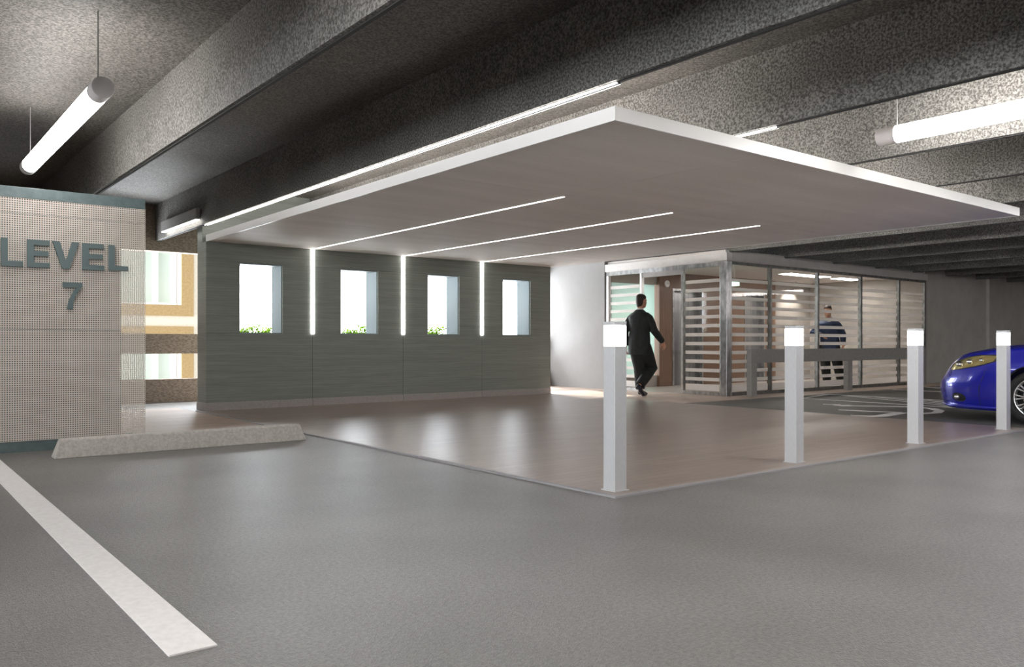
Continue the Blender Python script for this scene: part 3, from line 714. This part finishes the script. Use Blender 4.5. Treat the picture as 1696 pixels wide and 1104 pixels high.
J2 = dict(hip=(-.03, 0, .96), chest=(.0, .02, 1.29), head=(.02, .06, 1.65), hem=.80, front=1,
    arm_r=((.185, .02, 1.37), (.33, .02, 1.17), (.16, .22, 1.13)), arm_l=((-.185, .02, 1.37), (-.30, .02, 1.12), (-.29, .14, .90)),
    leg_r=((.07, 0, .88), (.07, .06, .49), (.03, -.05, .10), (.05, .10, .03)), leg_l=((-.11, 0, .88), (-.18, .10, .49), (-.25, .06, .10), (-.27, .21, .03)))
person('man in a navy jacket standing inside the lobby behind the striped glass', (16.75, 9.95, .008), math.radians(124), J2, 'navy', 1, -.1, 'trouser')

# ------------------------------------------------------------------ blue car
CX, NY = 11.44, 5.05
car = thing('car', 'glossy blue car with its nose beside the last bollard at the right edge', 'car', (CX, 0, 0))
WR = .318; FW, RW = 3.70, 1.08; HW = .885
def yfront(z):   # nose profile
    P = [(.14, 4.95), (.20, 5.0), (.36, 5.03), (.46, 5.02), (.58, 4.96), (.68, 4.90), (.775, 4.80)]
    if z <= P[0][0]: return P[0][1]
    for (a, b_), (c, d) in zip(P, P[1:]):
        if z <= c: return b_+(d-b_)*(z-a)/(c-a)
    return P[-1][1]
def hood(y):     # top line of hood/deck at the shoulder centre
    P = [(.2, .80), (.6, .93), (1.2, .97), (2.2, .96), (3.0, .95), (3.6, .935), (4.1, .905), (4.5, .85), (4.8, .785), (5.1, .72)]
    if y <= P[0][0]: return P[0][1]
    for (a, b_), (c, d) in zip(P, P[1:]):
        if y <= c: return b_+(d-b_)*(y-a)/(c-a)
    return P[-1][1]
def width(z):
    P = [(.14, .80), (.20, .84), (.30, .865), (.50, .885), (.62, .875), (.72, .85), (.775, .80)]
    for (a, b_), (c, d) in zip(P, P[1:]):
        if z <= c: return b_+(d-b_)*max(0, (z-a))/(c-a)
    return .80
def ring(z0, inset=0, crown=0):
    """closed outline at nominal level z0, levels above .45 stretched to the hood line"""
    yf_ = yfront(z0)-inset*.9; W_ = max(0, width(z0)-inset); out = []
    n = 22; pe = 2/2.5; Lc = .95*(W_/.885 if W_ > 0 else 0)
    rear = .30+inset*.9
    for k in range(n+1):                 # left front corner: from flank to nose centre ... then mirror
        a = PI/2*(1-k/n); out.append((-W_*math.sin(a)**pe, yf_-Lc+Lc*math.cos(a)**pe if a < PI/2 else yf_-Lc))
    right = [(-x, y) for x, y in out[::-1][1:]]
    ya, yb_ = yf_-Lc, rear+.35
    flank = [ya+(yb_-ya)*j/30 for j in range(1, 30)]
    fr = [(W_, y) for y in flank]; fl2 = [(-W_, y) for y in flank[::-1]]
    rc = [(W_, rear+.35), (W_*.985, rear+.2), (W_*.93, rear+.08), (W_*.8, rear+.02), (W_*.4, rear), (0, rear), (-W_*.4, rear), (-W_*.8, rear+.02), (-W_*.93, rear+.08), (-W_*.985, rear+.2), (-W_, rear+.35)]
    pts = out+right+fr+rc+fl2
    res = []
    for x, y in pts:
        z = z0
        if z0 > .45: z = .45+(z0-.45)*(hood(y)-.45)/(.80-.45)
        if abs(x) > .5:                  # flared wheel arches
            for wy in (FW, RW):
                g_ = math.exp(-((y-wy)/.36)**2); x = x+math.copysign(.022*g_*max(0, 1-abs(z0-.55)/.4), x)
        res.append((x, y, z+crown))
    return res
levels = [.14, .17, .22, .30, .38, .46, .54, .60, .655, .70, .735, .76]
def same(r, n): return r
rr = [ring(z) for z in levels]
tops = [(.775, .03, .006), (.782, .09, .012), (.79, .20, .018), (.795, .36, .026), (.80, .55, .032), (.80, .72, .034)]
n0 = len(rr[0])
def ringfix(z0, ins, cr):
    base = ring(.76); out = []
    for (x, y, z) in base:
        s = max(0, 1-ins/.80); f = 1-s
        cyc = min(max(y, .9), 4.1)          # shrink towards a centre line, not a point
        x2 = x*s; y2 = y+(cyc-y)*f
        z2 = .45+(z0-.45)*(hood(y2)-.45)/(.80-.45)+cr
        out.append((x2, y2, z2))
    return out
rr += [ringfix(*q) for q in tops]
mb = MB(); mb.rings(rr)
body = mb.build('body_shell', 'car', car, smooth=True)
for side in (-1, 1):
    for wy in (FW, RW):
        cm = MB().tube([(side*.55, wy, WR+.005), (side*1.2, wy, WR+.005)], .375, 40)
        cutter = cm.build('c', 'black', None); cutter.location = (CX, 0, 0)
        bo = body.modifiers.new('arch', 'BOOLEAN'); bo.operation = 'DIFFERENCE'; bo.solver = 'EXACT'; bo.object = cutter
        cutter['tmp'] = 1
# bake the wheel arches so that no helper object stays in the scene
bpy.context.view_layer.update()
dg = bpy.context.evaluated_depsgraph_get()
nm = bpy.data.meshes.new_from_object(body.evaluated_get(dg)); body.modifiers.clear(); body.data = nm
for o in [o for o in bpy.data.objects if o.get('tmp')]: bpy.data.objects.remove(o, do_unlink=True)
for p in body.data.polygons: p.use_smooth = True
try: body.data.set_sharp_from_angle(angle=math.radians(35))
except Exception: pass
def side_pt(z, k, n=22, off=0, side=-1):   # point on the left front corner at nominal level z and outline parameter k (0 flank .. n nose centre)
    W_ = width(z); Lc = .95*(W_/.885); pe = 2/2.5; a = PI/2*(1-k/n)
    x = -W_*max(0, math.sin(a))**pe; y = yfront(z)-Lc+Lc*max(0, math.cos(a))**pe
    zz_ = z if z <= .45 else .45+(z-.45)*(hood(y)-.45)/.35
    nx, ny = -math.sin(a), math.cos(a)
    return (side*-1*(x+nx*off) if side == 1 else x+nx*off, y+ny*off, zz_)
def patch(poly_lo, poly_hi, ks, off, name, m, side, parent=car, th=.012):
    """strip on the skin between lower and upper level curves"""
    rs = []
    for k, lo, hi in zip(ks, poly_lo, poly_hi):
        col = [side_pt(lo+(hi-lo)*j/5, k, off=off, side=side) for j in range(6)]
        inn = [side_pt(lo+(hi-lo)*j/5, k, off=off-th, side=side) for j in range(6)][::-1]
        rs.append(col+inn)
    o = MB().rings(rs).build(name, m, parent, smooth=True)
    try: o.data.set_sharp_from_angle(angle=math.radians(50))
    except Exception: pass
    return o
for side in (-1, 1):
    ks = [.6, 1.6, 3, 4.5, 6.2, 8, 9.8, 11.2, 12.2]
    lo = [.688, .664, .642, .628, .617, .608, .606, .612, .632]
    hi = [.715, .728, .738, .744, .744, .738, .726, .712, .690]
    hl = patch(lo, hi, ks, .006, 'headlight', 'black', side)
    patch([l+.008 for l in lo][1:-1], [h-.008 for h in hi][1:-1], ks[1:-1], .010, 'reflector', 'lamp_gold', side, hl, .004)
    for k, z, r in ((8.6, .668, .042), (6.2, .684, .036), (3.8, .690, .026)):
        q = side_pt(z, k, off=.008, side=side)
        MB().ell(q, (r, r, r*.85), 16, 10).build('lamp_bulb', 'chrome', hl, smooth=True)
    # fog light intake
    fi = patch([.262, .240, .232, .236, .246, .27], [.29, .318, .335, .338, .328, .295], [4.9, 5.3, 6.1, 6.9, 7.7, 8.3], .004, 'fog_intake', 'black', side)
    q = side_pt(.285, 6.8, off=.004, side=side); MB().ell(q, (.03, .034, .034), 20, 12).build('fog_lamp', 'chrome', fi, smooth=True)
    patch([.20, .20], [.615, .615], [2.3, 2.36], .0025, 'bumper_seam', 'seam', side)
    # character line along bumper
    patch([.455]*6, [.470]*6, [1, 3, 5, 7, 9, 10], .007, 'bumper_crease', 'car', side, th=.02)
# front lip
rs = []
for k in range(45):
    kk = k if k <= 22 else 44-k; sd = -1 if k <= 22 else 1
    a = side_pt(.17, kk, off=.045 if kk > 4 else .018+.0065*kk, side=sd); b_ = side_pt(.17, kk, off=-.03, side=sd)
    rs.append([(a[0], a[1], .165), (a[0], a[1], .185), (b_[0], b_[1], .225), (b_[0], b_[1], .15)])
MB().rings(rs).build('front_lip', 'car', car, smooth=False, bevel=.006)
# grilles at the nose
for (z0, z1, k0) in ((.60, .66, 18.6), (.24, .36, 17)):
    ks = [k0+(22-k0)*j/4 for j in range(5)]
    for side in (-1, 1): patch([z0]*5, [z1]*5, ks, .004, 'grille', 'black', side)
# side skirt and mirrors, greenhouse
for s in (-1, 1):
    B(s*.80, 1.5, .13, s*.885, 3.28, .20).build('side_skirt', 'car', car, bevel=.01)
gm = MB()
def gring(z, y0, y1, w0):
    return [(-w0, y0+.1, z), (-w0*.8, y0, z), (w0*.8, y0, z), (w0, y0+.1, z), (w0, (y0+y1)/2, z), (w0*.98, y1-.18, z), (w0*.7, y1-.03, z), (0, y1, z), (-w0*.7, y1-.03, z), (-w0*.98, y1-.18, z), (-w0, (y0+y1)/2, z)]
gm.rings([gring(.92, .75, 3.15, .76), gring(1.05, .95, 2.95, .73), gring(1.20, 1.2, 2.62, .67), gring(1.29, 1.45, 2.35, .62)])
gm.build('greenhouse_glass', 'car_glass', car, smooth=False, bevel=.02)
gm = MB().rings([gring(1.285, 1.40, 2.40, .635), gring(1.33, 1.5, 2.25, .58), gring(1.345, 1.6, 2.1, .45)]); gm.build('roof', 'car', car, smooth=True)
for s in (-1, 1):
    MB().tube([(s*.76, 2.72, .94), (s*.90, 2.72, 1.0)], [.02, .02], 8).ell((s*.96, 2.72, 1.02), (.09, .05, .06), 16, 10).build('wing_mirror', 'car', car, smooth=True)
    MB().box(s*.872, 1.62, .70, s*.897, 1.80, .725).build('door_handle', 'car', car, bevel=.006)
# wheels
def wheel(x, y, s):
    t_ = MB(); prof = [(.225, -.10), (.27, -.112), (.305, -.105), (.318, -.08), (.318, .08), (.305, .105), (.27, .112), (.225, .10)]
    n = 56; rs = []
    for k in range(n):
        a = 2*PI*k/n; rs.append([(x+s*q, y+r*math.cos(a), WR+r*math.sin(a)) for r, q in prof])
    rs.append(rs[0]); t_.rings(rs, cap=False)
    ty = t_.build('wheel', 'rubber', car, smooth=True)
    m = MB()
    prof = [(.232, .095), (.224, .108), (.212, .10), (.208, .05), (.205, -.09), (.215, -.095)]
    rs = []
    for k in range(n):
        a = 2*PI*k/n; rs.append([(x+s*q, y+r*math.cos(a), WR+r*math.sin(a)) for r, q in prof])
    rs.append(rs[0]); m.rings(rs, cap=False)
    for k in range(10):
        for da in (-.055, .055):
            a = 2*PI*k/10+da; a2 = 2*PI*k/10+da*2.2
            m.tube([(x+s*.085, y+.04*math.cos(a), WR+.04*math.sin(a)), (x+s*.08, y+.12*math.cos(a), WR+.12*math.sin(a)), (x+s*.095, y+.214*math.cos(a2), WR+.214*math.sin(a2))], [.017, .012, .013], 8)
    m.tube([(x+s*.05, y, WR), (x+s*.088, y, WR), (x+s*.092, y, WR)], [.05, .048, .03], 24)
    m.build('rim', 'chrome', ty, smooth=True)
    MB().tube([(x-s*.02, y, WR), (x+s*.01, y, WR)], .16, 32).build('brake_disc', 'brake', ty)
    MB().tube([(x-s*.10, y, WR), (x-s*.06, y, WR)], .222, 32).build('inner_barrel', 'black', ty)
for s in (-1, 1):
    for wy in (FW, RW): wheel(s*.775, wy, s)
# dark wheel-arch liners
for s in (-1, 1):
    for wy in (FW, RW):
        rs = []
        for k in range(25):
            a = -.15+(PI+.3)*k/24; rs.append([(s*q, wy+r*math.cos(a), WR+.005+r*math.sin(a)) for r, q in ((.374, .55), (.374, .84), (.366, .84), (.366, .55))])
        MB().rings(rs).build('arch_liner', 'black', car, smooth=False)
